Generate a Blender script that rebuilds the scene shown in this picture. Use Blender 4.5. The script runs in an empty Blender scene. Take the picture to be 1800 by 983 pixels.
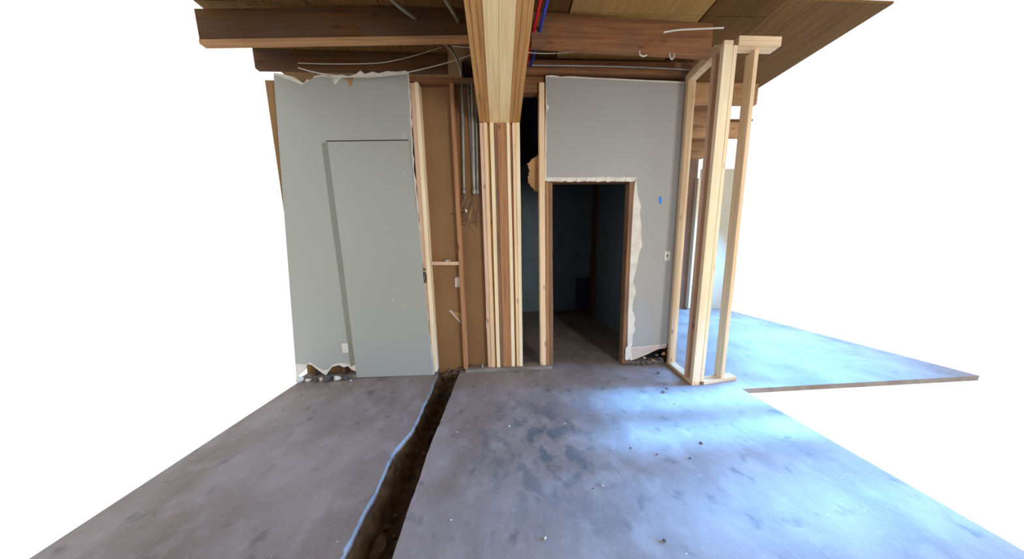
import bpy, bmesh, math, random
from mathutils import Vector, Matrix, noise
random.seed(7)
S = bpy.context.scene
COL = S.collection
# ------------------------------------------------------------------ camera
F = 400.0; TH, PS, RO = 0.12867, 0.0504, 0.02158
D = 2.7; H = 1.5026
st, ct, sp, cp = math.sin(TH), math.cos(TH), math.sin(PS), math.cos(PS)
FW = Vector((sp*ct, cp*ct, -st)); r0 = Vector((cp, -sp, 0)); u0 = r0.cross(FW)
RT = r0*math.cos(RO) - u0*math.sin(RO); UP = u0*math.cos(RO) + r0*math.sin(RO)
CAM = Vector((0, -D, H))
cd = bpy.data.cameras.new('camera'); cam = bpy.data.objects.new('camera', cd); COL.objects.link(cam)
cd.sensor_width = 36; cd.lens = F/1800*36; cd.clip_start = .02
m = Matrix((RT, UP, -FW)).transposed().to_4x4(); m.translation = CAM; cam.matrix_world = m
S.camera = cam
# ------------------------------------------------------------------ sky: even white overcast haze
w = bpy.data.worlds.new('world'); S.world = w; w.use_nodes = True
w.node_tree.nodes['Background'].inputs[0].default_value = (1, .99, .97, 1)
w.node_tree.nodes['Background'].inputs[1].default_value = 1.0
S.view_settings.view_transform = 'Standard'; S.view_settings.look = 'None'
S.view_settings.gamma = 1; S.view_settings.exposure = 0.26
# ------------------------------------------------------------------ blue daylight through the side windows; low and rear lamps added
def area_lamp(name, loc, target, sx, sy, power, color, spread):
    l = bpy.data.lights.new(name, 'AREA'); l.shape = 'RECTANGLE'; l.size = sx; l.size_y = sy
    l.energy = power; l.color = color; l.spread = math.radians(spread)
    o = bpy.data.objects.new(name, l); COL.objects.link(o); o.location = loc
    o.rotation_euler = (Vector(target)-Vector(loc)).to_track_quat('-Z', 'Y').to_euler()
BLUE = (.13, .42, 1)
area_lamp('window_light_far', (5.6, 1.1, 1.7), (3.3, .9, 0), 2.2, 1.6, 190, BLUE, 110)
area_lamp('window_light_near', (5.0, -.66, 1.6), (2.0, -.70, 0), .2, .9, 9, BLUE, 8)
area_lamp('window_light_near', (5.0, -1.08, 1.6), (1.85, -1.10, 0), .13, .9, 6, BLUE, 6)
area_lamp('window_light_near', (5.0, -1.66, 1.6), (1.6, -1.66, 0), .34, .9, 7, BLUE, 12)
area_lamp('low_edge_light', (5.0, -1.6, .8), (-.8, -1.1, -.05), 2.4, .4, 20, BLUE, 22)  # extra low lamp added to brighten the trench's slab edge
area_lamp('added_rear_light', (2.35, -4.55, 1.5), (.2, 0, 1.2), .35, 1.3, 42, (1, .97, .93), 130)  # unseen white lamp added so the stud corner shades the right wall

# ------------------------------------------------------------------ placing helpers
def ray(x, y): return FW*F + RT*(x-900) - UP*(y-491.5)
def at(x, y, Y=0.0):
    v = ray(x, y); return CAM + v*((Y+D)/v.y)
def atz(x, y, z=0.0):
    v = ray(x, y); return CAM + v*((z-H)/v.z)
def xat(px, z, Y=0.0):                       # X on plane Y at height z under image column px
    y = 440 - (z-H)*F/(Y+D)
    for _ in range(6):
        y += (at(px, y, Y).z - z)*F/(Y+D)
    return at(px, y, Y).x

# ------------------------------------------------------------------ object helpers
def finish(name, bm, mat, parent=None, smooth=False, bevel=0, **props):
    bmesh.ops.recalc_face_normals(bm, faces=bm.faces)
    vs = [v.co for v in bm.verts]
    lo = Vector((min(v.x for v in vs), min(v.y for v in vs), min(v.z for v in vs)))
    hi = Vector((max(v.x for v in vs), max(v.y for v in vs), max(v.z for v in vs)))
    base = Vector(((lo.x+hi.x)/2, (lo.y+hi.y)/2, lo.z))
    bmesh.ops.translate(bm, verts=bm.verts, vec=-base)
    me = bpy.data.meshes.new(name); bm.to_mesh(me); bm.free()
    o = bpy.data.objects.new(name, me); COL.objects.link(o)
    me.materials.append(mat)
    if parent is not None:
        o.parent = parent; pl = Vector((0,0,0)); q = parent
        while q is not None: pl += q.location; q = q.parent
        o.location = base - pl
    else: o.location = base
    if smooth:
        for p in me.polygons: p.use_smooth = True
    if bevel:
        b = o.modifiers.new('bevel', 'BEVEL'); b.width = bevel; b.segments = 1; b.limit_method = 'ANGLE'
    for k, v in props.items(): o[k] = v
    return o
def thing(name, loc, label=None, category=None, group=None, kind=None):
    o = bpy.data.objects.new(name, None); COL.objects.link(o); o.location = loc; o.empty_display_size = .05
    if label: o['label'] = label
    if category: o['category'] = category
    if group: o['group'] = group
    if kind: o['kind'] = kind
    return o
def hexa(bm, c):                             # 8 corners: 4 front, 4 back
    v = [bm.verts.new(p) for p in c]
    for f in ((0,1,2,3), (7,6,5,4), (0,4,5,1), (1,5,6,2), (2,6,7,3), (3,7,4,0)): bm.faces.new([v[i] for i in f])
def boxm(bm, x0, x1, y0, y1, z0, z1):
    hexa(bm, [(x0,y0,z0),(x1,y0,z0),(x1,y0,z1),(x0,y0,z1),(x0,y1,z0),(x1,y1,z0),(x1,y1,z1),(x0,y1,z1)])
def box(name, x0, x1, y0, y1, z0, z1, mat, parent=None, bevel=.002, **p):
    bm = bmesh.new(); boxm(bm, x0, x1, y0, y1, z0, z1)
    return finish(name, bm, mat, parent, bevel=bevel, **p)
def stud(name, t, b, z1, z0, Y, dp, mat, parent=None, seg=1, **p):   # t,b: (left,right) image columns at top and foot
    bm = bmesh.new(); rows = []
    for i in range(seg+1):
        k = i/seg; z = z0 + (z1-z0)*k
        xl = xat(b[0], z0, Y)*(1-k) + xat(t[0], z1, Y)*k; xr = xat(b[1], z0, Y)*(1-k) + xat(t[1], z1, Y)*k
        j = random.uniform(-.0015, .0015) if 0 < i < seg else 0
        rows.append([bm.verts.new(q) for q in ((xl+j,Y,z),(xr+j,Y,z),(xr+j,Y+dp,z),(xl+j,Y+dp,z))])
    for a, c in zip(rows, rows[1:]):
        for i in range(4): bm.faces.new((a[i], a[(i+1)%4], c[(i+1)%4], c[i]))
    bm.faces.new(rows[0]); bm.faces.new(rows[-1])
    return finish(name, bm, mat, parent, bevel=.0025, **p)
def beamx(name, a, b, zdir, hgt, dep, mat, parent=None, **p):         # board from a to b, hgt up, dep in +Y
    a = Vector(a); b = Vector(b); u = Vector((0,0,hgt)); d = Vector((0,dep,0))
    bm = bmesh.new(); hexa(bm, [a, b, b+u, a+u, a+d, b+d, b+u+d, a+u+d])
    return finish(name, bm, mat, parent, bevel=.003, **p)
def jag(pts, amp, step, fixed=()):            # breaks the outline up; 'fixed' = edge indices kept straight
    out = []
    for i, a in enumerate(pts):
        b = pts[(i+1) % len(pts)]; a = Vector(a); bb = Vector(b)
        out.append(tuple(a)); n = int((bb-a).length/step)
        if i in fixed or n < 2: continue
        nrm = Vector((-(bb-a).y, (bb-a).x)).normalized()
        for k in range(1, n):
            q = a.lerp(bb, (k+random.uniform(-.25,.25))/n) + nrm*random.uniform(-amp, amp); out.append(tuple(q))
    return out
def sheet(name, pts, Y, th, mat, parent=None, smooth=False, **p):      # image outline on the wall plane Y, thickness towards +Y
    bm = bmesh.new()
    f = [bm.verts.new(at(x, y, Y)) for x, y in pts]; zc = [v.co.copy() for v in f]
    for v in f: v.co.z = max(v.co.z, .001)
    bk = [bm.verts.new(v.co + Vector((0, th, 0))) for v in f]
    f1 = bm.faces.new(f); f2 = bm.faces.new(bk[::-1]); n = len(f)
    for i in range(n): bm.faces.new((f[i], bk[i], bk[(i+1)%n], f[(i+1)%n]))
    bm.normal_update(); bmesh.ops.triangulate(bm, faces=[f1, f2])
    return finish(name, bm, mat, parent, **p)
def smoothpath(pts, sub=6):
    P = [Vector(p) for p in pts]
    if len(P) < 3: return P
    out = []
    for i in range(len(P)-1):
        p0 = P[max(i-1,0)]; p1 = P[i]; p2 = P[i+1]; p3 = P[min(i+2,len(P)-1)]
        for k in range(sub):
            t = k/sub
            out.append(.5*((2*p1)+(-p0+p2)*t+(2*p0-5*p1+4*p2-p3)*t*t+(-p0+3*p1-3*p2+p3)*t**3))
    out.append(P[-1]); return out
def tube(name, pts, r, mat, parent=None, sides=8, sub=6, rib=0, **p):
    P = smoothpath(pts, sub); bm = bmesh.new(); prev = None; ref = Vector((.13,.21,.97))
    for i, c in enumerate(P):
        t = (P[min(i+1,len(P)-1)] - P[max(i-1,0)]).normalized()
        if abs(t.dot(ref)) > .95: ref = Vector((.97,.1,.1))
        a = t.cross(ref).normalized(); b = t.cross(a)
        rr = r*(1+rib*(i%2))
        ring = [bm.verts.new(c + (a*math.cos(k*2*math.pi/sides)+b*math.sin(k*2*math.pi/sides))*rr) for k in range(sides)]
        if prev:
            for k in range(sides): bm.faces.new((prev[k], prev[(k+1)%sides], ring[(k+1)%sides], ring[k]))
        else: bm.faces.new(ring)
        prev = ring
    bm.faces.new(prev)
    return finish(name, bm, mat, parent, smooth=True, **p)
def lump(name, c, s, mat, parent=None, seed=0, sub=2, rough=.45, **p):
    bm = bmesh.new(); bmesh.ops.create_icosphere(bm, subdivisions=sub, radius=1)
    for v in bm.verts:
        n = noise.noise(v.co*1.4 + Vector((seed*3.1, seed, 7)))
        v.co = v.co*(1+rough*n); v.co.x *= s[0]; v.co.y *= s[1]; v.co.z *= s[2]
    lo = min(v.co.z for v in bm.verts)
    for v in bm.verts: v.co += Vector((c[0], c[1], c[2]-lo))
    return finish(name, bm, mat, parent, **p)

# ------------------------------------------------------------------ materials
def newmat(name):
    m = bpy.data.materials.new(name); m.use_nodes = True; nt = m.node_tree
    return m, nt, nt.nodes['Principled BSDF']
def N(nt, t, **kw):
    n = nt.nodes.new(t)
    for k, v in kw.items():
        if k in n.inputs: n.inputs[k].default_value = v
        else: setattr(n, k, v)
    return n
def coords(nt, scale, rnd=True):
    tc = N(nt, 'ShaderNodeTexCoord'); mp = N(nt, 'ShaderNodeMapping'); mp.inputs['Scale'].default_value = scale
    if rnd:
        oi = N(nt, 'ShaderNodeObjectInfo'); ml = N(nt, 'ShaderNodeMath', operation='MULTIPLY'); ml.inputs[1].default_value = 37
        nt.links.new(oi.outputs['Random'], ml.inputs[0]); cb = N(nt, 'ShaderNodeCombineXYZ')
        for k in range(3): nt.links.new(ml.outputs[0], cb.inputs[k])
        nt.links.new(cb.outputs[0], mp.inputs['Location'])
    nt.links.new(tc.outputs['Object'], mp.inputs['Vector']); return mp.outputs[0]
def ramp(nt, fac, stops):
    r = N(nt, 'ShaderNodeValToRGB'); cr = r.color_ramp
    while len(cr.elements) < len(stops): cr.elements.new(.5)
    for e, (p, c) in zip(cr.elements, stops): e.position = p; e.color = (*c, 1) if len(c) == 3 else c
    nt.links.new(fac, r.inputs[0]); return r.outputs[0]
def mix(nt, fac, a, b, mode='MIX'):
    mx = N(nt, 'ShaderNodeMix', data_type='RGBA', blend_type=mode)
    for s, v in ((0, fac), (6, a), (7, b)):
        if isinstance(v, (int, float)): mx.inputs[s].default_value = v
        elif isinstance(v, tuple): mx.inputs[s].default_value = (*v, 1)
        else: nt.links.new(v, mx.inputs[s])
    return mx.outputs[2]
def bump(nt, b, h, strength=.3, dist=.01):
    bp = N(nt, 'ShaderNodeBump'); bp.inputs['Strength'].default_value = strength; bp.inputs['Distance'].default_value = dist
    nt.links.new(h, bp.inputs['Height']); nt.links.new(bp.outputs[0], b.inputs['Normal'])
def wood(name, light, dark, axis='z', knots=.75, rough=.75, grime=0.0):
    m, nt, b = newmat(name)
    def sc(a, l): return {'z': (a,a,l), 'x': (l,a,a), 'y': (a,l,a)}[axis]
    n1 = N(nt, 'ShaderNodeTexNoise', Scale=1.0, Detail=6.0, Distortion=.6); nt.links.new(coords(nt, sc(45, 1.6)), n1.inputs['Vector'])
    n2 = N(nt, 'ShaderNodeTexNoise', Scale=1.0, Detail=3.0); nt.links.new(coords(nt, sc(7, .9)), n2.inputs['Vector'])
    c = ramp(nt, n1.outputs[0], [(.32, dark), (.56, light), (.75, tuple(min(1, x*1.12) for x in light))])
    c = mix(nt, .35, c, ramp(nt, n2.outputs[0], [(.3, dark), (.65, light)]))
    vo = N(nt, 'ShaderNodeTexVoronoi', Scale=1.0); nt.links.new(coords(nt, sc(9, 3.2)), vo.inputs['Vector'])
    kn = ramp(nt, vo.outputs['Distance'], [(.07, (1,1,1)), (.15, (0,0,0))])
    k2 = N(nt, 'ShaderNodeMath', operation='MULTIPLY'); k2.inputs[1].default_value = knots
    nt.links.new(kn, k2.inputs[0])
    c = mix(nt, k2.outputs[0], c, tuple(x*.35 for x in dark))
    if grime:
        n3 = N(nt, 'ShaderNodeTexNoise', Scale=3.0, Detail=6.0); nt.links.new(coords(nt, (1,1,1)), n3.inputs['Vector'])
        c = mix(nt, ramp(nt, n3.outputs[0], [(.45,(0,0,0)), (.7,(grime,)*3)]), c, (.09,.085,.08))
    nt.links.new(c, b.inputs['Base Color']); b.inputs['Roughness'].default_value = rough
    b.inputs['Specular IOR Level'].default_value = .2
    bump(nt, b, n1.outputs[0], .25, .003); return m
def matte(name, col, rough=.8, var=.15, scale=3, spec=.3, marks=None, metal=0, bmp=.1):
    m, nt, b = newmat(name)
    n = N(nt, 'ShaderNodeTexNoise', Scale=float(scale), Detail=6.0); nt.links.new(coords(nt, (1,1,1)), n.inputs['Vector'])
    c = ramp(nt, n.outputs[0], [(.3, tuple(x*(1-var) for x in col)), (.7, tuple(min(1,x*(1+var)) for x in col))])
    if marks:
        n2 = N(nt, 'ShaderNodeTexNoise', Scale=9.0, Detail=4.0); nt.links.new(coords(nt, (1,1,.6)), n2.inputs['Vector'])
        c = mix(nt, ramp(nt, n2.outputs[0], [(.70,(0,0,0)), (.74,(.7,.7,.7))]), c, marks)
    nt.links.new(c, b.inputs['Base Color']); b.inputs['Roughness'].default_value = rough
    b.inputs['Specular IOR Level'].default_value = spec; b.inputs['Metallic'].default_value = metal
    if bmp: bump(nt, b, n.outputs[0], bmp, .01)
    return m
def floor_mat():
    m, nt, b = newmat('worn_concrete')
    def nz(s, d=6., sc=(1,1,1), dist=0.): 
        n = N(nt, 'ShaderNodeTexNoise', Scale=float(s), Detail=d, Distortion=dist); tc = N(nt, 'ShaderNodeNewGeometry')
        mp = N(nt, 'ShaderNodeMapping'); mp.inputs['Scale'].default_value = sc
        nt.links.new(tc.outputs['Position'], mp.inputs[0]); nt.links.new(mp.outputs[0], n.inputs['Vector']); return n.outputs[0]
    c = ramp(nt, nz(2.2, 8., dist=.5), [(.3,(.20,.16,.138)), (.5,(.255,.212,.193)), (.7,(.31,.265,.25))])
    c = mix(nt, ramp(nt, nz(6, 8.), [(.52,(0,0,0)),(.66,(.4,.4,.4))]), c, (.38,.335,.325))
    # slate-blue paint stains gathered in the middle of the floor
    tc = N(nt, 'ShaderNodeNewGeometry'); dv = N(nt, 'ShaderNodeVectorMath', operation='DISTANCE')
    dv.inputs[1].default_value = (.28, -1.12, 0); nt.links.new(tc.outputs['Position'], dv.inputs[0])
    near = ramp(nt, dv.outputs['Value'], [(.1,(1,1,1)), (.62,(.12,.12,.12)), (.9,(0,0,0))])
    st_ = ramp(nt, nz(8.5, 6., dist=.4), [(.48,(0,0,0)),(.60,(.85,.85,.85))])
    fm = mix(nt, 1.0, near, st_, 'MULTIPLY')
    c = mix(nt, fm, c, (.095,.115,.13))
    c = mix(nt, ramp(nt, nz(8, 4.), [(.60,(0,0,0)),(.72,(.7,.7,.7))]), c, (.11,.105,.105))
    c = mix(nt, ramp(nt, nz(26, 6., dist=.6), [(.56,(0,0,0)),(.72,(.16,.16,.16))]), c, (.42,.39,.40))
    c = mix(nt, ramp(nt, nz(45, 2.), [(.75,(0,0,0)),(.78,(.8,.8,.8))]), c, (.7,.68,.66))
    nt.links.new(c, b.inputs['Base Color'])
    rr = N(nt, 'ShaderNodeMapRange'); rr.inputs['To Min'].default_value = .38; rr.inputs['To Max'].default_value = .7
    nt.links.new(nz(3, 5.), rr.inputs[0]); nt.links.new(rr.outputs[0], b.inputs['Roughness'])
    b.inputs['Specular IOR Level'].default_value = .35
    bump(nt, b, nz(20, 8.), .35, .008); return m

M = dict(
    fresh=wood('fresh_pine', (.86,.65,.42), (.68,.47,.27)),
    fresh_x=wood('fresh_pine_level', (.82,.63,.42), (.65,.46,.27), 'x'),
    pale=wood('pale_pine', (.93,.78,.54), (.80,.62,.38), knots=.35),
    pale_y=wood('pale_pine_lengthwise', (.95,.76,.44), (.80,.58,.29), 'y', knots=.6),
    amber_y=wood('amber_fir_lengthwise', (.62,.34,.13), (.36,.17,.055), 'y', knots=.5),
    pink=wood('pinkish_fir', (.74,.51,.37), (.56,.35,.23)),
    golden=wood('golden_ply', (.50,.30,.09), (.34,.18,.05)),
    old=wood('old_red_fir', (.30,.165,.09), (.17,.085,.045), knots=.8, grime=.3),
    old_x=wood('old_red_fir_level', (.26,.125,.055), (.12,.05,.022), 'x', knots=.7, grime=.5),
    joist=wood('aged_joist_fir', (.30,.14,.062), (.17,.07,.03), 'x', knots=.5, grime=.4),
    joist_l=wood('aged_joist_dark', (.13,.058,.02), (.07,.028,.009), 'x', knots=.5, grime=.4),
    orange_x=wood('orange_fir_level', (.48,.27,.13), (.30,.15,.07), 'x'),
    orange=wood('orange_fir', (.43,.22,.105), (.27,.125,.06)),
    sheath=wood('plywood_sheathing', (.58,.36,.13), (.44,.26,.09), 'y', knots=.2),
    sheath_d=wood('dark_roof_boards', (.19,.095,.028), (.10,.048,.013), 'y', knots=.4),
    kraft=matte('brown_board_back', (.27,.150,.066), .85, .12, 1.5),
    kraft_l=matte('torn_kraft_paper', (.42,.24,.11), .9, .15, 8),
    paint=matte('grey_green_wall_paint', (.385,.40,.37), .5, .03, .8, spec=.4, marks=(.55,.55,.52), bmp=.02),
    paint_r=matte('grey_wall_paint', (.37,.365,.345), .5, .03, .8, spec=.4, bmp=.02),
    strip=matte('old_olive_paint', (.25,.26,.215), .6, .05, 2),
    gyp=matte('gypsum_core', (.72,.68,.60), .9, .12, 12, bmp=.4),
    gyp_p=matte('bare_pinkish_board', (.58,.47,.42), .9, .08, 5),
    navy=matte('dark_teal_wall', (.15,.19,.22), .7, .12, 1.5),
    black=matte('flat_black', (.012,.012,.012), .9, .3, 4),  # plain near-black for felt, cavity backs and the room behind
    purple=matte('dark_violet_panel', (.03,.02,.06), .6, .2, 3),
    yellow=matte('cream_drywall', (.55,.50,.38), .8, .05, 2),
    brownwall=matte('brown_far_wall', (.20,.12,.08), .8, .15, 2),
    dirt=matte('dug_soil', (.085,.055,.032), .95, .6, 14, bmp=.8),
    clod=matte('dry_soil_clod', (.13,.085,.05), .95, .4, 20, bmp=.5),
    brick=matte('brick_red_chip', (.30,.12,.07), .9, .3, 20),
    slabedge=matte('raw_slab_edge', (.40,.39,.38), .8, .3, 25, bmp=.6),
    galv=matte('galvanised_steel', (.34,.36,.34), .45, .2, 8, spec=.5, metal=.35, bmp=0),
    bx=matte('flexible_armour', (.24,.25,.19), .5, .2, 30, metal=.2, bmp=0),
    wh_cable=matte('white_cable_sheath', (.60,.58,.52), .5, .05, 8, bmp=0),
    dk_cable=matte('dark_cable', (.04,.045,.05), .5, .2, 8, bmp=0),
    copper=matte('bare_copper_ends', (.50,.33,.18), .45, .2, 8, bmp=0),
    red=matte('red_water_pipe', (.72,.02,.03), .35, .04, 5, spec=.5, bmp=0),
    blue=matte('blue_water_pipe', (.03,.08,.75), .35, .04, 5, spec=.5, bmp=0),
    plate=matte('almond_plastic', (.72,.69,.60), .35, .03, 5, spec=.5, bmp=0),
    slot=matte('dark_slot_and_shade', (.05,.04,.035), .6, .1, 5, bmp=0),
    tape=matte('blue_painters_tape', (.05,.25,.75), .7, .05, 5, bmp=0),
    sill=wood('grey_weathered_sill', (.30,.27,.24), (.17,.15,.13), 'x', knots=.2, grime=.4),
    black_metal=matte('black_iron', (.02,.02,.022), .5, .2, 8, spec=.5, bmp=0),
    stone=matte('dark_rubble', (.10,.085,.075), .95, .4, 20, bmp=.4),
    plaster=matte('white_plaster_rubble', (.62,.60,.55), .9, .15, 12, bmp=.3),
)
M['floor'] = floor_mat()
ZW = 3.35                                    # top of the wall studs
XL = -2.43                       # left limit of the back wall
XR = 5.3

# ================================================================== FLOOR (two slabs parted by the dug trench) and soil
fl = thing('floor', (0,0,0), kind='structure')
def slab(poly, th=.055, amp=.012, jagged=()):
    bm = bmesh.new(); out = []
    for i, a in enumerate(poly):
        b = poly[(i+1)%len(poly)]; a = Vector(a); b = Vector(b); out.append(a)
        if i in jagged:
            n = int((b-a).length/.025)
            for k in range(1, n):
                q = a.lerp(b, k/n); s = noise.noise(Vector((q.x*2, q.y*3.5, 3)))*.6 + noise.noise(Vector((q.x*9, q.y*17, 1)))*.4
                out.append(q + Vector((s*amp*2, 0)))
    t = [bm.verts.new((p.x, p.y, 0)) for p in out]; l = [bm.verts.new((p.x+random.uniform(-.004,.004), p.y, -th)) for p in out]
    f1 = bm.faces.new(t); f2 = bm.faces.new(l[::-1]); n = len(t)
    for i in range(n): bm.faces.new((t[i], l[i], l[(i+1)%n], t[(i+1)%n]))
    bm.normal_update(); bmesh.ops.triangulate(bm, faces=[f1, f2]); return bm
TL = [(-.83,-4.6), (-.83,-1.7), (-.85,-1.1), (-.79,-.9), (-.80,-.35), (-.815,.0), (-.82,.088)]
TR = [(-.545,.088), (-.545,-.02), (-.585,-1.18), (-.575,-1.72), (-.58,-4.6)]
finish('concrete_slab', slab([(XL,-4.6)] + TL + [(XL,.088)], jagged=(1,2,3,4,5,6), amp=.010), M['floor'], fl, kind='structure')
finish('concrete_slab', slab(TR[::1] + [(2.5,-4.6), (2.5,-.6), (XR,-.6), (XR,2.8), (-.3,2.8), (-.3,.088)], jagged=(1,2,3), amp=.006), M['floor'], fl, kind='structure')
def soil():
    bm = bmesh.new(); nx, ny = 26, 190; g = []
    for j in range(ny+1):
        row = []
        for i in range(nx+1):
            x = -.93 + .48*i/nx; y = -4.6 + 4.69*j/ny; u = (x+.69)/.145
            d = -.24 + .15*min(1, abs(u))**3 + .05*noise.noise(Vector((x*9, y*9, 2))) + .02*noise.noise(Vector((x*30, y*30, 5)))
            d += .13*max(0, (y+.32)/.4)
            if abs(u) > .95: d = -.052 - .004
            row.append(bm.verts.new((x, y, min(d, -.02))))
        g.append(row)
    for j in range(ny):
        for i in range(nx): bm.faces.new((g[j][i], g[j][i+1], g[j+1][i+1], g[j+1][i]))
    return bm
finish('dug_soil', soil(), M['dirt'], None, smooth=True, label='dark brown bare soil along the bottom of the floor trench', category='soil', kind='stuff')
for k in range(26):
    y = -1.9 + 1.95*((k*.618) % 1); x = -.69 + random.uniform(-.09, .09)
    s = random.uniform(.012, .03)
    red = k in (5, 17)
    lump('brick_chip' if red else 'soil_clod', (x, y, -.235+.13*max(0,(y+.32)/.4)+.012), (s, s*.8, s*.6), M['brick'] if red else M['clod'], seed=k, sub=1,
         label='small reddish brick chip lying in the soil of the trench' if red else 'small brown clod of earth lying in the trench',
         category='stone' if red else 'soil clod', group='red chips in the trench' if red else 'clods of earth in the trench')

p = atz(665, 968, -.2)
lump('earth_lump', (p.x, p.y, -.225), (.045, .06, .035), M['clod'], seed=4, sub=2, label='larger pale brown lump of earth in the near end of the trench', category='earth lump')
# ================================================================== CEILING (roof boards on joists)
ce = thing('ceiling', (0, 0, 3.3), kind='structure')
ZD = 3.57
bx0 = atz(1002, 20, ZD).x
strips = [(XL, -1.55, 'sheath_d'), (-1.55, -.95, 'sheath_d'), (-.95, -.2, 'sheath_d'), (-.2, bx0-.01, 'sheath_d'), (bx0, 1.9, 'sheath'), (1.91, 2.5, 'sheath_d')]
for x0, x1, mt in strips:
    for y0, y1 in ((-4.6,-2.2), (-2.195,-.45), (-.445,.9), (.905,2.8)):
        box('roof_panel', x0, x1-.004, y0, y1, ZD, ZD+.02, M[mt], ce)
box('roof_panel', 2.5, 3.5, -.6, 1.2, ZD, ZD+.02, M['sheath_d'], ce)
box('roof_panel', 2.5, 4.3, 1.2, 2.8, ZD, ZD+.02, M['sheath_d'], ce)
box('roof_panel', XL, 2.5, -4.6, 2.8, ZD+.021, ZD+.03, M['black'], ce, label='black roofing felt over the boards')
# joists either side of the beam, in front of the wall (ends follow the photograph)
a = at(531, 80, -.45); b = at(823, 68, -.45)
beamx('joist_edge', (XL, -.456, a.z-.008), b-Vector((0,.006,.008)), 0, .034, .05, M['orange_x'], ce, label='paler ochre lower edge of the left joist')  # separate strip added for the joist's paler lower edge
beamx('joist', (XL, -.45, a.z+.027), b+Vector((0,0,.027)), 0, .225, .045, M['joist_l'], ce, label='dark brown joist with a paler lower edge')
a = at(934, 80, -.45); b = at(1250, 99, -.45)
beamx('joist', a, b, 0, .27, .045, M['joist'], ce)
for Y in (-.88, -1.3, -1.72, -2.2, -2.8, -3.4, -4.0, -4.55):
    box('joist', XL, 2.45, Y, Y+.045, 3.34, ZD-.001, M['joist_l'], ce)
for Y in (.36, .80, 1.24, 1.68, 2.12):
    box('joist', 2.24, 3.4 if Y < 1.2 else 4.3, Y, Y+.045, 3.32, ZD-.001, M['orange_x'], ce)
# doubled plate and rim over the wall
a = at(915, 143, -.03); z0 = 3.385
box('rim_joist', XL, -.50, -.0, .045, z0+.005, ZD-.002, M['joist_l'], ce)
box('rim_joist', .16, 2.25, -.03, .03, z0, z0+.115, M['joist'], ce)
box('rim_joist', .16, 2.25, .04, .085, z0, ZD-.002, M['joist_l'], ce)
box('wall_plate', -.905, -.17, .0, .089, 3.295, 3.335, M['old_x'], ce)
box('wall_plate', .27, .56, .03, .119, 3.22, 3.375, M['old_x'], ce)

# ================================================================== WALL, LEFT PART
wl = thing('wall_left', (XL, 0, 0), kind='structure')
top = jag([(531,147),(545,139),(562,131),(590,134),(612,134),(640,129),(675,127),(718,126)], 2.5, 7, fixed=(7,))
core = [(521,664)] + [(481,128)] + [(500,131),(515,135),(528,143),(534,146),(540,139),(546,143),(552,134),(560,132),(568,131),(578,134),(590,133),(600,131),(612,134),(624,131),(634,124),(641,130),(655,126),(665,129),(680,125),(698,126),(712,124),(718,126)] + \
       jag([(718.5,132),(722,180),(727,290),(735,360),(741,440),(750,540),(764,657)], 1.6, 9, fixed=(6,)) + \
       [(764,660),(628,663),(627,654),(618,650),(612,644),(604,646),(596,642),(584,645),(578,652),(573,660),(566,656),(558,650),(548,642),(540,640),(536,650)]
sheet('gypsum_sheet', core, -.012, .011, M['gyp'], wl, label='pale broken gypsum edge')
face = [(519.5,640),(481,132)] + [(510,141),(530,149),(540,143),(548,138),(556,136),(566,135),(580,137),(584,137),(588,150),(600,137),(612,136),(640,134),(680,133),(716,131.5)] + \
       jag([(716.5,133),(720,180),(725,290),(732,360),(739,440),(748,540),(761,655)], .8, 9, fixed=(6,)) + \
       [(761,657),(630,660),(627,642),(615,640),(598,638),(585,641),(576,650),(568,651),(556,644),(545,637),(536,641)]
sheet('painted_face', face, -.0135, .0014, M['paint'], wl, label='grey-green painted wall face')
sheet('taped_joint', [(565,251),(575,250),(594,370),(612,520),(627,640),(616,645),(600,520),(580,370)], -.0145, .0009, M['strip'], wl, label='darker olive strip beside the patch panel')
sheet('patch_panel', [(575,249.5),(718.5,247.5),(727,330),(736,410),(747,515),(758,630),(761,661),(627,664),(619,600),(603,465),(590,365)], -.0255, .0115, M['paint'], wl, label='smooth grey panel closing a former doorway')
sheet('torn_paper', [(602,137),(622,136),(619,148),(614,153),(611,142)], -.0145, .0008, M['kraft_l'], wl, label='torn brown paper patch near the top')
sheet('panel_shade_line', [(573,247.2),(718,245.4),(718,247.2),(573,249)], -.0150, .0012, M['slot'], wl, label='dark painted shade line above the patch panel')  # thin dark strip standing in for the shadow line along the panel top
box('sole_plate', XL, -.90, .004, .089, 0, .04, M['sill'], wl)
for px in (548, 600): stud('stud', (px,px+7), (px,px+7), ZW-.06, .045, .0005, .088, M['joist_l'], wl)
box('board_back', XL, at(856,600,.095).x, .0895, .10, -.30, 3.34, M['kraft'], wl, label='brown back of the far board seen through the open bays', bevel=0)
for i, (x, y, sx, col) in enumerate(((536,664,.035,'plaster'),(541,652,.04,'gyp'),(553,660,.03,'plaster'),(566,667,.028,'plaster'),(572,664,.02,'gyp'),(585,655,.05,'stone'),(600,657,.04,'gyp'),(612,655,.035,'stone'),(590,667,.018,'plaster'),(617,668,.012,'plaster'),(556,667,.03,'stone'))):
    p = atz(x, max(y,661)+3, 0)
    if i not in (0,5): lump('plaster_chunk', (p.x, min(p.y,-.03-sx*.5), 0), (sx, sx*.5, sx*.75), M[col], seed=i, sub=2, rough=.9,
         label='broken chunk of plaster by the torn foot of the left wall', category='rubble', group='plaster rubble under the left wall')
    if i in (0,5): lump('plaster_chunk', (p.x, min(p.y,-.03-sx*.5), 0), (sx, sx*.5, sx*.75), M[col], seed=i, sub=2, rough=.9, category='rubble',
         label='leftmost pale plaster chunk at the foot of the left grey wall' if i == 0 else 'dark chunk just below the brown hole near the wall outlet')

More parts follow.
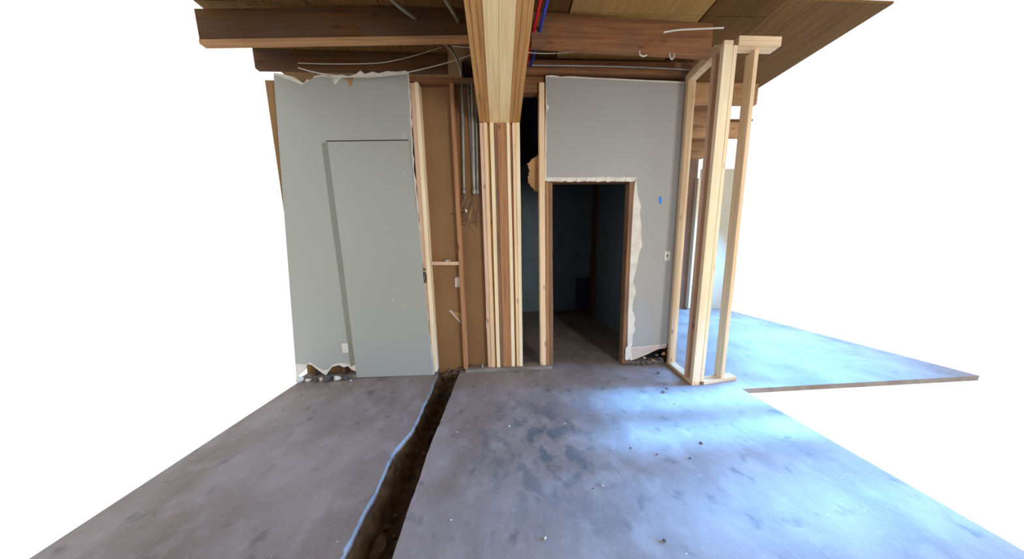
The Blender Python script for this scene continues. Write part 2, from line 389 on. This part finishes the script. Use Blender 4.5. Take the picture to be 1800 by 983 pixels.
# outlet and switch
def plate(px, py, kind, label, cat):
    c = at(px, py, -.0135); w_, h_ = (.036, .058)
    t = thing(cat.replace(' ', '_'), (c.x, c.y, c.z-h_), label, cat)
    Y = c.y-.0002
    box('cover_plate', c.x-w_, c.x+w_, Y-.006, Y, c.z-h_, c.z+h_, M['plate'], t, bevel=.003)
    if kind == 'outlet':
        for s in (-.021, .021):
            f = box('receptacle', c.x-.017, c.x+.017, Y-.009, Y-.006, c.z+s-.014, c.z+s+.014, M['plate'], t, bevel=.002)
            for dx in (-.006, .006): box('slot', c.x+dx-.0013, c.x+dx+.0013, Y-.0095, Y-.009, c.z+s-.004, c.z+s+.007, M['slot'], f, bevel=0)
    else:
        box('slot', c.x-.007, c.x+.007, Y-.0075, Y-.006, c.z-.013, c.z+.013, M['slot'], t, bevel=0)
        box('toggle', c.x-.0045, c.x+.0045, Y-.018, Y-.0075, c.z-.003, c.z+.008, M['slot'], t, bevel=.001)
        for s in (-.04, .04): box('screw', c.x-.003, c.x+.003, Y-.0072, Y-.006, c.z+s-.003, c.z+s+.003, M['slot'], t, bevel=0)
plate(607, 612, 'outlet', 'white double wall outlet low on the left grey wall', 'wall outlet')
plate(1172.5, 450, 'switch', 'almond light switch plate on the right grey wall', 'light switch')
t_ = sheet('painters_tape', [(1158,346),(1163,346),(1163,358),(1158,358)], -.0142, .0006, M['tape'], None, label='small piece of blue tape stuck on the right grey wall', category='tape')

# ================================================================== OPEN BAYS left of the post
stud('wall_stud', (720,729), (755,762), ZW-.07, .03, .001, .085, M['pink'], None, 8, label='pinkish old stud along the torn edge of the left grey wall', category='stud')
stud('corner_strip', (728,735), (761,768), ZW-.07, .03, -.012, .10, M['pale'], None, 8, label='pale cream edge board right of the left grey wall', category='board')
s2 = stud('wall_stud', (790,797), (815.5,823), ZW-.06, .041, .002, .087, M['orange'], None, 8, label='slender orange-brown stud beside the hanging conduits', category='stud')
p0 = at(748, 466.5, .0); p1 = at(806, 466.5, .0)
beamx('blocking_board', (p0.x+.02, 0.006, p0.z), (p1.x, .006, p1.z), 0, .042, .08, M['pink'], None, label='short level blocking board between the two studs', category='board')
c = at(787, 459, .04); lump('crumpled_wrapper', (c.x, .045, c.z-.006), (.035,.02,.008), M['plaster'], seed=3, sub=2, rough=.9, label='crumpled pale scrap lying on the level blocking board', category='scrap')
# black latch on the pale edge
c = at(746.5, 488, -.016)
la = thing('door_latch', (c.x, c.y, c.z-.06), 'black iron latch loop on the open stud bay edge', 'latch')
ring = [(c.x+.013*math.cos(a), -.014, c.z+.06*math.sin(a)) for a in [k*math.pi/6 for k in range(13)]]
tube('loop', ring, .006, M['black_metal'], la, 6, 3)
box('latch_plate', c.x-.012, c.x+.014, -.018, -.012, c.z+.085, c.z+.105, M['black_metal'], la)
# torn paper in the bay
sheet('torn_paper', [(800,489),(805,487),(811,489),(810,497),(807,505),(800,505)], .086, .003, M['gyp'], wl, label='torn cream paper flap in the open bay')
sheet('torn_paper', [(788,546),(800,548),(811,551),(811,568),(803,562),(795,554)], .084, .003, M['kraft_l'], wl, label='triangular torn paper flap low in the open bay')
sheet('torn_paper', [(789,546),(793,545),(810,566),(810,569)], .075, .012, M['gyp_p'], wl, label='curled paper edge')
for i in range(22):
    px = 776+ i*3.7 + random.uniform(-2,2); p = at(min(px, 852), 648, .05)
    zz = -.05 if p.x < -.545 else 0
    lump('rubble_piece', (p.x, .045+random.uniform(-.012,.008), zz), (random.uniform(.015,.032), .02, random.uniform(.012,.04)), M[random.choice(('stone','clod','stone','plaster') if i > 12 else ('stone','clod'))], seed=i+30, sub=1, rough=.8,
         label='small dusty rubble piece at the foot of the open stud bays', category='rubble', group='rubble at the foot of the open bays')

# ================================================================== BUILT-UP POST under the beam
ZB = 2.897
cpx = at(880, 400).x
post = thing('built_up_post', (at(883,640).x, 0, .045), 'thick post of many upright boards nailed together under the beam', 'post')
for t_, b_, mt, yo, dp in (((842.5,849),(858,864),'pink',.012,.12), ((849.3,856),(864.3,870.5),'fresh',.004,.13), ((856.3,860),(870.8,873.2),'golden',.03,.10),
                     ((860.3,867.5),(873.5,879.5),'pale',.0,.13), ((867.8,873),(879.8,884.5),'old',.012,.12), ((873.3,890),(884.8,899),'orange',.008,.12),
                     ((890.3,896),(899.3,905.5),'pale',.002,.13), ((896.3,900),(905.8,908.2),'orange',.03,.10), ((900.3,906),(908.5,913),'fresh',.002,.13), ((906.3,913.5),(913.3,919),'pale',-.003,.135)):
    stud('post_board', t_, b_, ZB, .045, yo, dp, M[mt], post, 6)
sp0 = xat(818, .02, -.02); sp1 = xat(971, .02, -.02)
box('sill_plate', sp0, sp1, -.022, .118, .001, .043, M['sill'], None, label='grey weathered sill board on the floor under the post', category='sill')

# ================================================================== BEAM towards the camera
bmn = thing('ceiling_beam', (.04, -2.2, ZB), 'long built-up timber beam running overhead to the post', 'beam')
xs = [-.188,-.150,-.111,-.072,.032,.146,.184,.222,.263]
mts = ['amber_y','amber_y','amber_y','pale_y','pale_y','amber_y','amber_y','amber_y']
zo = [.004,.0,.003,-.002,-.002,.002,.0,.005]
for i in range(8):
    bm = bmesh.new(); y1 = .03+random.uniform(-.006,.01); zl = ZB+.003+zo[i]; xa, xb = xs[i]+.0006, xs[i+1]-.0006
    fx = lambda x, y: .037+(x-.037)*(1+.075*y); zz = lambda y: zl-.028*y*(y > -2) + (.056 if y <= -2 else 0)
    ys = [y1, -2.0, -4.5]; rows = []
    for y in ys: rows.append([bm.verts.new(q) for q in ((fx(xa,max(y,-2)),y,zz(y)),(fx(xb,max(y,-2)),y,zz(y)),(fx(xb,max(y,-2)),y,3.335),(fx(xa,max(y,-2)),y,3.335))])
    for r_a, r_b in zip(rows, rows[1:]):
        for q in range(4): bm.faces.new((r_a[q], r_a[(q+1)%4], r_b[(q+1)%4], r_b[q]))
    bm.faces.new(rows[0]); bm.faces.new(rows[-1])
    finish('beam_board', bm, M[mts[i]], bmn, bevel=.0025)

# ================================================================== GAP and door opening
stud('wall_stud', (947.5,957), (950.5,960), ZW-.05, .045, -.003, .09, M['fresh'], None, 8, label='pale stud at the left edge of the right grey wall', category='stud')
stud('trimmer_stud', (959,964.5), (960.5,966), 2.28, .045, .0, .09, M['orange'], None, 6, label='narrow reddish trimmer stud just left of the dark doorway', category='stud')
stud('trimmer_stud', (964.8,971), (966.3,972.5), 2.26, .045, .004, .086, M['old'], None, 6, label='second reddish trimmer stud, touching the dark doorway', category='stud')
stud('jamb_stud', (1107,1116), (1093.5,1104), 2.26, .0, .0, .09, M['old'], None, 6, label='brown stud lining the right side of the dark doorway', category='stud')
box('door_header', xat(960,2.3), xat(1117,2.3), .0, .09, 2.262, 2.30, M['old_x'], None, label='rough brown header board across the dark doorway', category='header')
# torn kraft paper hanging in the gap
kp = jag([(947,272),(951,272),(951,334),(940,336),(936,330),(928,318),(930,298),(926,288),(934,280)], 1.7, 3)
sheet('hanging_paper', kp, .10, .004, M['kraft_l'], None, label='torn brown paper hanging behind the pale stud in the dark gap', category='paper')

# ================================================================== WALL, RIGHT PART
wr = thing('wall_right', (1.3, 0, 0), kind='structure')
coreR = [(958,318),(959.5,133)] + [(970,132),(980,133.5),(985,135),(1000,134),(1020,135),(1050,137),(1080,138),(1110,139.5),(1140,141),(1170,142),(1207,144)] + \
   [(1172,610)] + [(1160,613),(1150,617),(1140,622),(1128,627),(1118,631),(1108,634),(1103,628),(1104,560),(1107,480),(1111,400),(1114,345),(1116,324)] + [(1118,315),(1100,316),(1060,317),(1000,318),(975,319)]
sheet('gypsum_sheet', coreR, -.012, .011, M['gyp'], wr, label='broken white gypsum round the doorway')
faceR = jag([(960.5,312),(961,135)], .8, 9, fixed=(1,)) + [(985,137),(1000,136.5),(1050,139),(1110,142),(1207,146.5)] + [(1175,604),(1150,607.5),(1110,611)] + \
   [(1112,604),(1113,590),(1117,580),(1115,570),(1117,558),(1112,545),(1113,530),(1118,515),(1117,505),(1113,495),(1117,480),(1121,462),(1124,445),(1129,432),(1127,410),(1128,395),(1125,375),(1127,362),(1122,345),(1120,330),(1119,312)]
faceR = [q for q in faceR]
sheet('painted_face', faceR, -.0135, .0014, M['paint_r'], wr, label='grey painted wall face')
sheet('bare_board', [(1110,612),(1150,609),(1172,606.5),(1170,612),(1158,614),(1148,618),(1138,621),(1126,627),(1112,631)], -.0135, .0012, M['gyp_p'], wr, label='bare pinkish board where the baseboard came off')
for i in range(9):
    a = 962+i*17.2; sheet('torn_edge', jag([(a,312.5+random.uniform(-1,1)),(a+16.5,311.5+random.uniform(-1,1)),(a+16.5,318.5),(a,319.5)], .8, 4), -.018, .007, M['gyp'], wr)
sheet('torn_edge', [(960,182),(964,186),(965,190),(960,194)], -.022, .008, M['gyp'], wr)
sheet('torn_edge', [(1100,612),(1105,606),(1108,620),(1104,634),(1099,632)], -.02, .01, M['gyp'], wr)
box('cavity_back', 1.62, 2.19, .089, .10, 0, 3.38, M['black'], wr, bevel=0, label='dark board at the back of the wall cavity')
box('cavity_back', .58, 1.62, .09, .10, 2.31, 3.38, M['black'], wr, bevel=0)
box('sole_plate', 1.62, 2.10, .004, .088, 0, .035, M['sill'], wr)
for i, (x, y, s, mt) in enumerate(((1104,642,.03,'stone'),(1112,640,.035,'stone'),(1120,636,.03,'stone'),(1130,634,.03,'stone'),(1137,638,.028,'clod'),(1146,632,.03,'kraft_l'),(1150,640,.022,'stone'),(1160,630,.04,'stone'),(1165,622,.035,'kraft_l'),(1098,646,.022,'stone'),(1126,645,.018,'clod'),(1140,645,.015,'stone'),(1152,622,.03,'stone'),(1133,628,.02,'gyp_p'))):
    p = at(x, y, -.02)
    lump('rubble_piece', (p.x, -.02-.03*random.random(), max(0, p.z-.02) if y < 634 else 0), (s, s*.5, s*.6), M[mt], seed=i+60, sub=1, rough=.9,
         label='piece of rubble in the torn hole at the foot of the right grey wall', category='rubble', group='rubble under the right grey wall')

box('cavity_end', 2.13, 2.19, .0, .088, 0, 3.3, M['joist_l'], wr)
# ================================================================== REAR WALL behind the camera: unseen, added to cut the daylight; two openings left
wq = thing('added_rear_wall', (0, -4.65, 0), kind='structure')
for x0, x1, z0, z1 in ((XL,-1.6,0,3.56), (-.5,.6,0,3.56), (-1.6,-.5,0,.9), (.6,2.5,0,.8), (-1.6,-.5,2.2,3.56), (.6,2.5,2.3,3.56)):
    box('wall_panel', x0, x1, -4.7, -4.62, z0, z1, M['paint'], wq, bevel=0)  # unseen panels of the added rear wall
# ================================================================== DARK ROOM behind
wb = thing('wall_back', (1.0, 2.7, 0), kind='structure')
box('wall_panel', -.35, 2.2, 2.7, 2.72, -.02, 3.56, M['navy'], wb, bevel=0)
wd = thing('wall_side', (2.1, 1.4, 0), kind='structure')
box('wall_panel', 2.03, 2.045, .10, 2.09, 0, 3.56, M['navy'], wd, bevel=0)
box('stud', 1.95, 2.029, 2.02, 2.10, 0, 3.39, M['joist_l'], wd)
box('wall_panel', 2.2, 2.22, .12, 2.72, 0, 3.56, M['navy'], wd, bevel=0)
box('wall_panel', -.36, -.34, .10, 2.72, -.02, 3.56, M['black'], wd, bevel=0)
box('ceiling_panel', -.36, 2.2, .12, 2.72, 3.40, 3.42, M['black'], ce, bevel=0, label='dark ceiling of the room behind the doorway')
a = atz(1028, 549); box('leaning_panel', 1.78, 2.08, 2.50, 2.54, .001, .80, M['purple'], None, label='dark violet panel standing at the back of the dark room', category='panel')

# ================================================================== RIGHT STUD WALL (a framed corner running towards the camera)
sw = thing('framed_corner', (2.14, -.25, 0), 'new pale pine stud wall corner standing at the right', 'stud wall')
ZT = 3.30
W0 = 2.10                                     # left face of the framing at the back wall
bmp_ = bmesh.new()
def platez(name, z0, z1, x0a, x0b, ya, yb, wd_, mat):
    bm = bmesh.new(); hexa(bm, [(x0b,yb,z0),(x0b+wd_,yb,z0),(x0b+wd_,yb,z1),(x0b,yb,z1),(x0a,ya,z0),(x0a+wd_,ya,z0),(x0a+wd_,ya,z1),(x0a,ya,z1)])
    return finish(name, bm, mat, sw, bevel=.002)
x_end = atz(1216, 678).x
platez('bottom_plate', .0, .038, 2.118, x_end, -.016, -.50, .089, M['fresh'])
tpz = 3.30
platez('top_plate', tpz, tpz+.038, 2.112, x_end+.03, -.016, -.50, .089, M['fresh'])
platez('top_plate', tpz+.04, tpz+.078, 2.112, x_end+.03, -.016, -.40, .089, M['fresh'])
def post_(name, xa, xb, xta, xtb, y0, y1, z0, z1, mat):
    bm = bmesh.new(); hexa(bm, [(xa,y0,z0),(xb,y0,z0),(xtb,y0,z1),(xta,y0,z1),(xa,y1,z0),(xb,y1,z0),(xtb,y1,z1),(xta,y1,z1)])
    return finish(name, bm, mat, sw, bevel=.002)
post_('stud', 2.122, 2.205, 2.118, 2.205, -.056, -.018, .038, tpz, M['fresh'])
post_('stud', 2.065, 2.150, 2.09, 2.18, -.40, -.362, .038, tpz, M['pink'])
post_('stud', 2.048, 2.135, 2.075, 2.165, -.499, -.461, .038, tpz, M['pale'])
post_('stud', 2.138, 2.175, 2.168, 2.205, -.499, -.41, .038, tpz, M['pale'])
# the return wall to the right
box('bottom_plate', 2.14, 2.60, -.50, -.411, .0, .038, M['fresh_x'], sw) if 0 else None
bm = bmesh.new(); hexa(bm, [(2.178,-.50,0),(2.62,-.44,0),(2.62,-.44,.038),(2.178,-.50,.038),(2.178,-.411,0),(2.62,-.351,0),(2.62,-.351,.038),(2.178,-.411,.038)])
finish('bottom_plate', bm, M['fresh_x'], sw, bevel=.002)
xs_ = atz(1264, 667).x; post_('stud', 2.40+.005, 2.44+.005, 2.41, 2.45, -.465, -.38, .038, tpz, M['fresh'])
box('top_plate', 2.21, 2.62, -.50, -.411, tpz, tpz+.038, M['fresh_x'], sw)
box('top_plate', 2.21, 2.62, -.50, -.411, tpz+.04, tpz+.078, M['fresh_x'], sw)

# ================================================================== RIGHT ROOM beyond the framing
wf = thing('wall_far', (3.6, 2.5, 0), kind='structure')
xg = at(1215, 450, 2.45).x
box('wall_panel', 2.22, xg, 2.45, 2.47, 0, 3.56, M['brownwall'], wf, bevel=0, label='brown far wall')
box('wall_panel', at(1220, 450, 2.41).x, XR, 2.40, 2.42, 0, 3.2, M['yellow'], wf, bevel=0, label='cream far wall')
for x in (2.9, 3.35, 3.75): box('stud', x, x+.045, 2.36, 2.449, .04, 3.0, M['pink'], wf)
box('stud', xg-.05, xg, 2.36, 2.449, .04, 3.0, M['pale'], wf)
box('rail', 2.9, 3.9, 2.30, 2.36, .95, .99, M['wh_cable'], wf, label='white rail across the far brown wall')

# ================================================================== SERVICES: conduits, wires, pipes, cables
def conduit(px0, py0, px1, py1, Y, r, label, n=1):
    a = at(px0, py0, Y); b = at(px1, py1, Y)
    t = thing('conduit', (b.x, Y, b.z), label, 'conduit')
    tube('pipe', [b, b.lerp(a,.5), a], r, M['galv'], t, 12, 2)
    tube('coupling', [b-Vector((0,0,.022)), b+Vector((0,0,.035))], r*1.35, M['galv'], t, 12, 1)
    for k in (.35,): q = b.lerp(a, k)
    return b
c1 = conduit(812, 142, 816, 338, .04, .0125, 'thin grey steel conduit hanging left of the others')
c2 = conduit(822, 142, 833, 336, .062, .009, 'thin steel conduit slanting behind the thick pair')
c3 = conduit(829, 142, 834, 338, .035, .014, 'thick pale conduit, left one of the touching pair')
c4 = conduit(836, 142, 839.5, 338, .075, .013, 'thick pale conduit, right one of the touching pair beside the post')
wt = thing('cut_wires', tuple(at(825,405,.02)), 'tangle of cut dark and bare wires hanging from the conduits', 'wires')
rw = random.Random(5)
wires = [((816,340),(812,352),(806,365),(812,378),(808,392),(818,396),'dk_cable'), ((816,340),(820,356),(814,370),(806,378),(798,376),(791,375),'dk_cable'),
         ((817,340),(818,350),(810,366),(803,384),(809,399),(816,400),'copper'), ((834,340),(832,352),(824,364),(818,378),(826,390),(822,402),'dk_cable'),
         ((836,340),(838,356),(840,370),(836,385),(834,392),(838,388),'dk_cable'), ((835,340),(830,360),(826,380),(822,394),(818,402),(816,400),'copper'),
         ((836,340),(830,356),(827,372),(824,388),(832,400),(839,408),'copper'), ((833,342),(824,350),(818,362),(822,374),(828,366),(832,352),'dk_cable'),
         ((815,342),(809,358),(814,368),(820,384),(812,390),(806,388),'dk_cable'), ((839,342),(845,352),(842,366),(836,376),(840,392),(836,398),'dk_cable'),
         ((816,344),(822,362),(808,374),(804,390),(806,398),(812,402),'copper')]
for k, wv in enumerate(wires):
    pts = [at(x, y, .03 + rw.uniform(-.03,.03)) for x, y in wv[:6]]
    tube('wire', pts, .0028 if wv[6] == 'dk_cable' else .0018, M[wv[6]], wt, 5, 4)
c = at(819.5, 371, .0); box('wire_nut', c.x-.009, c.x+.009, -.009, .009, c.z-.015, c.z+.02, M['plate'], wt)
def pipe_to(name, pts, r, mat, label, cat, sides=8, sub=8, rib=0, group=None):
    kw = dict(label=label, category=cat)
    if group: kw['group'] = group
    return tube(name, pts, r, M[mat], None, sides, sub, rib, **kw)
zp = 3.41
def zline(px0, py0, px1, py1, z, r, mat, label):
    r = .0135; a = atz(px0, py0, z); b = atz(px1, py1, z)
    d = (b-a); a2 = a - d*1.2
    return pipe_to('water_pipe', [a2, a, b], r, mat, label, 'pipe', 12, 1)
zline(950, 0, 925, 116, zp, .0115, 'red', 'bright red plastic water pipe running beside the beam')
zline(962, 0, 933, 116, zp, .0115, 'blue', 'bright blue plastic water pipe, right of the red one')
cable = lambda pts, Y, r, mat, label: pipe_to('cable', [at(x, y, Y[i] if isinstance(Y, (list,tuple)) else Y) for i, (x, y) in enumerate(pts)], r, mat, label, 'cable', 6)
cable([(524,119),(545,125),(575,131),(615,134.5),(660,134),(700,130),(740,122),(790,109),(842,92)], -.10, .0045, 'wh_cable', 'white cable sagging across the top of the left grey wall')
cable([(524,111),(590,112.5),(660,111),(700,105),(745,93),(779,82)], -.06, .003, 'wh_cable', 'thin pale cable curving high above the left grey wall')
cable([(795,81),(815,83),(836,84)], -.3, .0035, 'wh_cable', 'short pale cable end just left of the beam')
cable([(932,85),(960,87),(1000,87),(1050,83.5)], -.36, .0035, 'wh_cable', 'upper of two white cables right of the beam')
cable([(925,92),(960,94),(1000,92),(1030,89),(1052,84)], -.34, .004, 'wh_cable', 'lower of two white cables right of the beam')
cable([(1166,57),(1190,53),(1225,51),(1272,49)], -.60, .006, 'wh_cable', 'white cable crossing in front of the joist at upper right')
cable([(930,115),(1000,115.5),(1080,117),(1150,119.5),(1235,124)], -.07, .007, 'galv', 'long thin grey cable along the top of the right wall')
cable([(1124,90),(1125,96),(1131,99),(1137,97)], -.462, .006, 'wh_cable', 'short white hooked cable end below the right joist')
cable([(1177,93),(1178,101),(1181,104),(1184,101),(1185,94)], -.462, .005, 'wh_cable', 'small white cable loop below the right joist')
pipe_to('flexible_conduit', [atz(676,-12,3.45), atz(700,10,3.44), atz(722,27,3.44), atz(731,33,3.46)], .012, 'bx', 'greenish flexible conduit at upper left, farther from the beam', 'conduit', 8, 12, .15)
pipe_to('flexible_conduit', [atz(776,-12,3.45), atz(788,8,3.44), atz(798,24,3.44), atz(806,38,3.46)], .014, 'bx', 'greenish flexible conduit at upper left, close beside the beam', 'conduit', 8, 12, .15)
pipe_to('flexible_conduit', [at(776,72,-.38), at(792,86,-.25), at(802,102,-.12), at(808,118,-.02), at(811,132,.02)], .012, 'bx', 'curved flexible conduit dropping behind the joist to the conduits', 'conduit', 8, 12, .15)

# ================================================================== small debris on the slab
chips = [(1157,657,.018,'stone'), (1172,684,.014,'stone'), (1166,691,.018,'stone'), (1108,789,.009,'stone'), (1232,780,.014,'stone'), (1213,807,.01,'stone'), (1185,712,.008,'stone'),
         (951,660,.008,'plaster'), (949,676,.008,'plaster'), (1004,646,.007,'plaster'), (1035,664,.007,'plaster'), (1059,855,.008,'plaster'), (1042,860,.006,'stone'), (993,745,.007,'plaster'),
         (803,760,.006,'plaster'), (958,948,.010,'plaster'), (1168,953,.012,'stone'), (1078,790,.006,'plaster'), (895,750,.009,'plaster'), (793,915,.006,'plaster'), (1155,800,.010,'brick')]
for i, (x, y, s, mt) in enumerate(chips):
    p = atz(x, y)
    white = mt == 'plaster'
    lump('plaster_chip' if white else 'debris_chip', (p.x, p.y, .0005), (s, s*.7, s*.5), M[mt], seed=i+90, sub=1, rough=.8,
         label='tiny white plaster chip lying on the concrete floor' if white else ('small reddish chip on the right of the concrete floor' if mt == 'brick' else 'small dark crumb of rubble lying on the concrete floor'), category='chip',
         **({'group': 'white chips on the floor'} if white else {} if mt == 'brick' else {'group': 'dark crumbs on the floor'}))
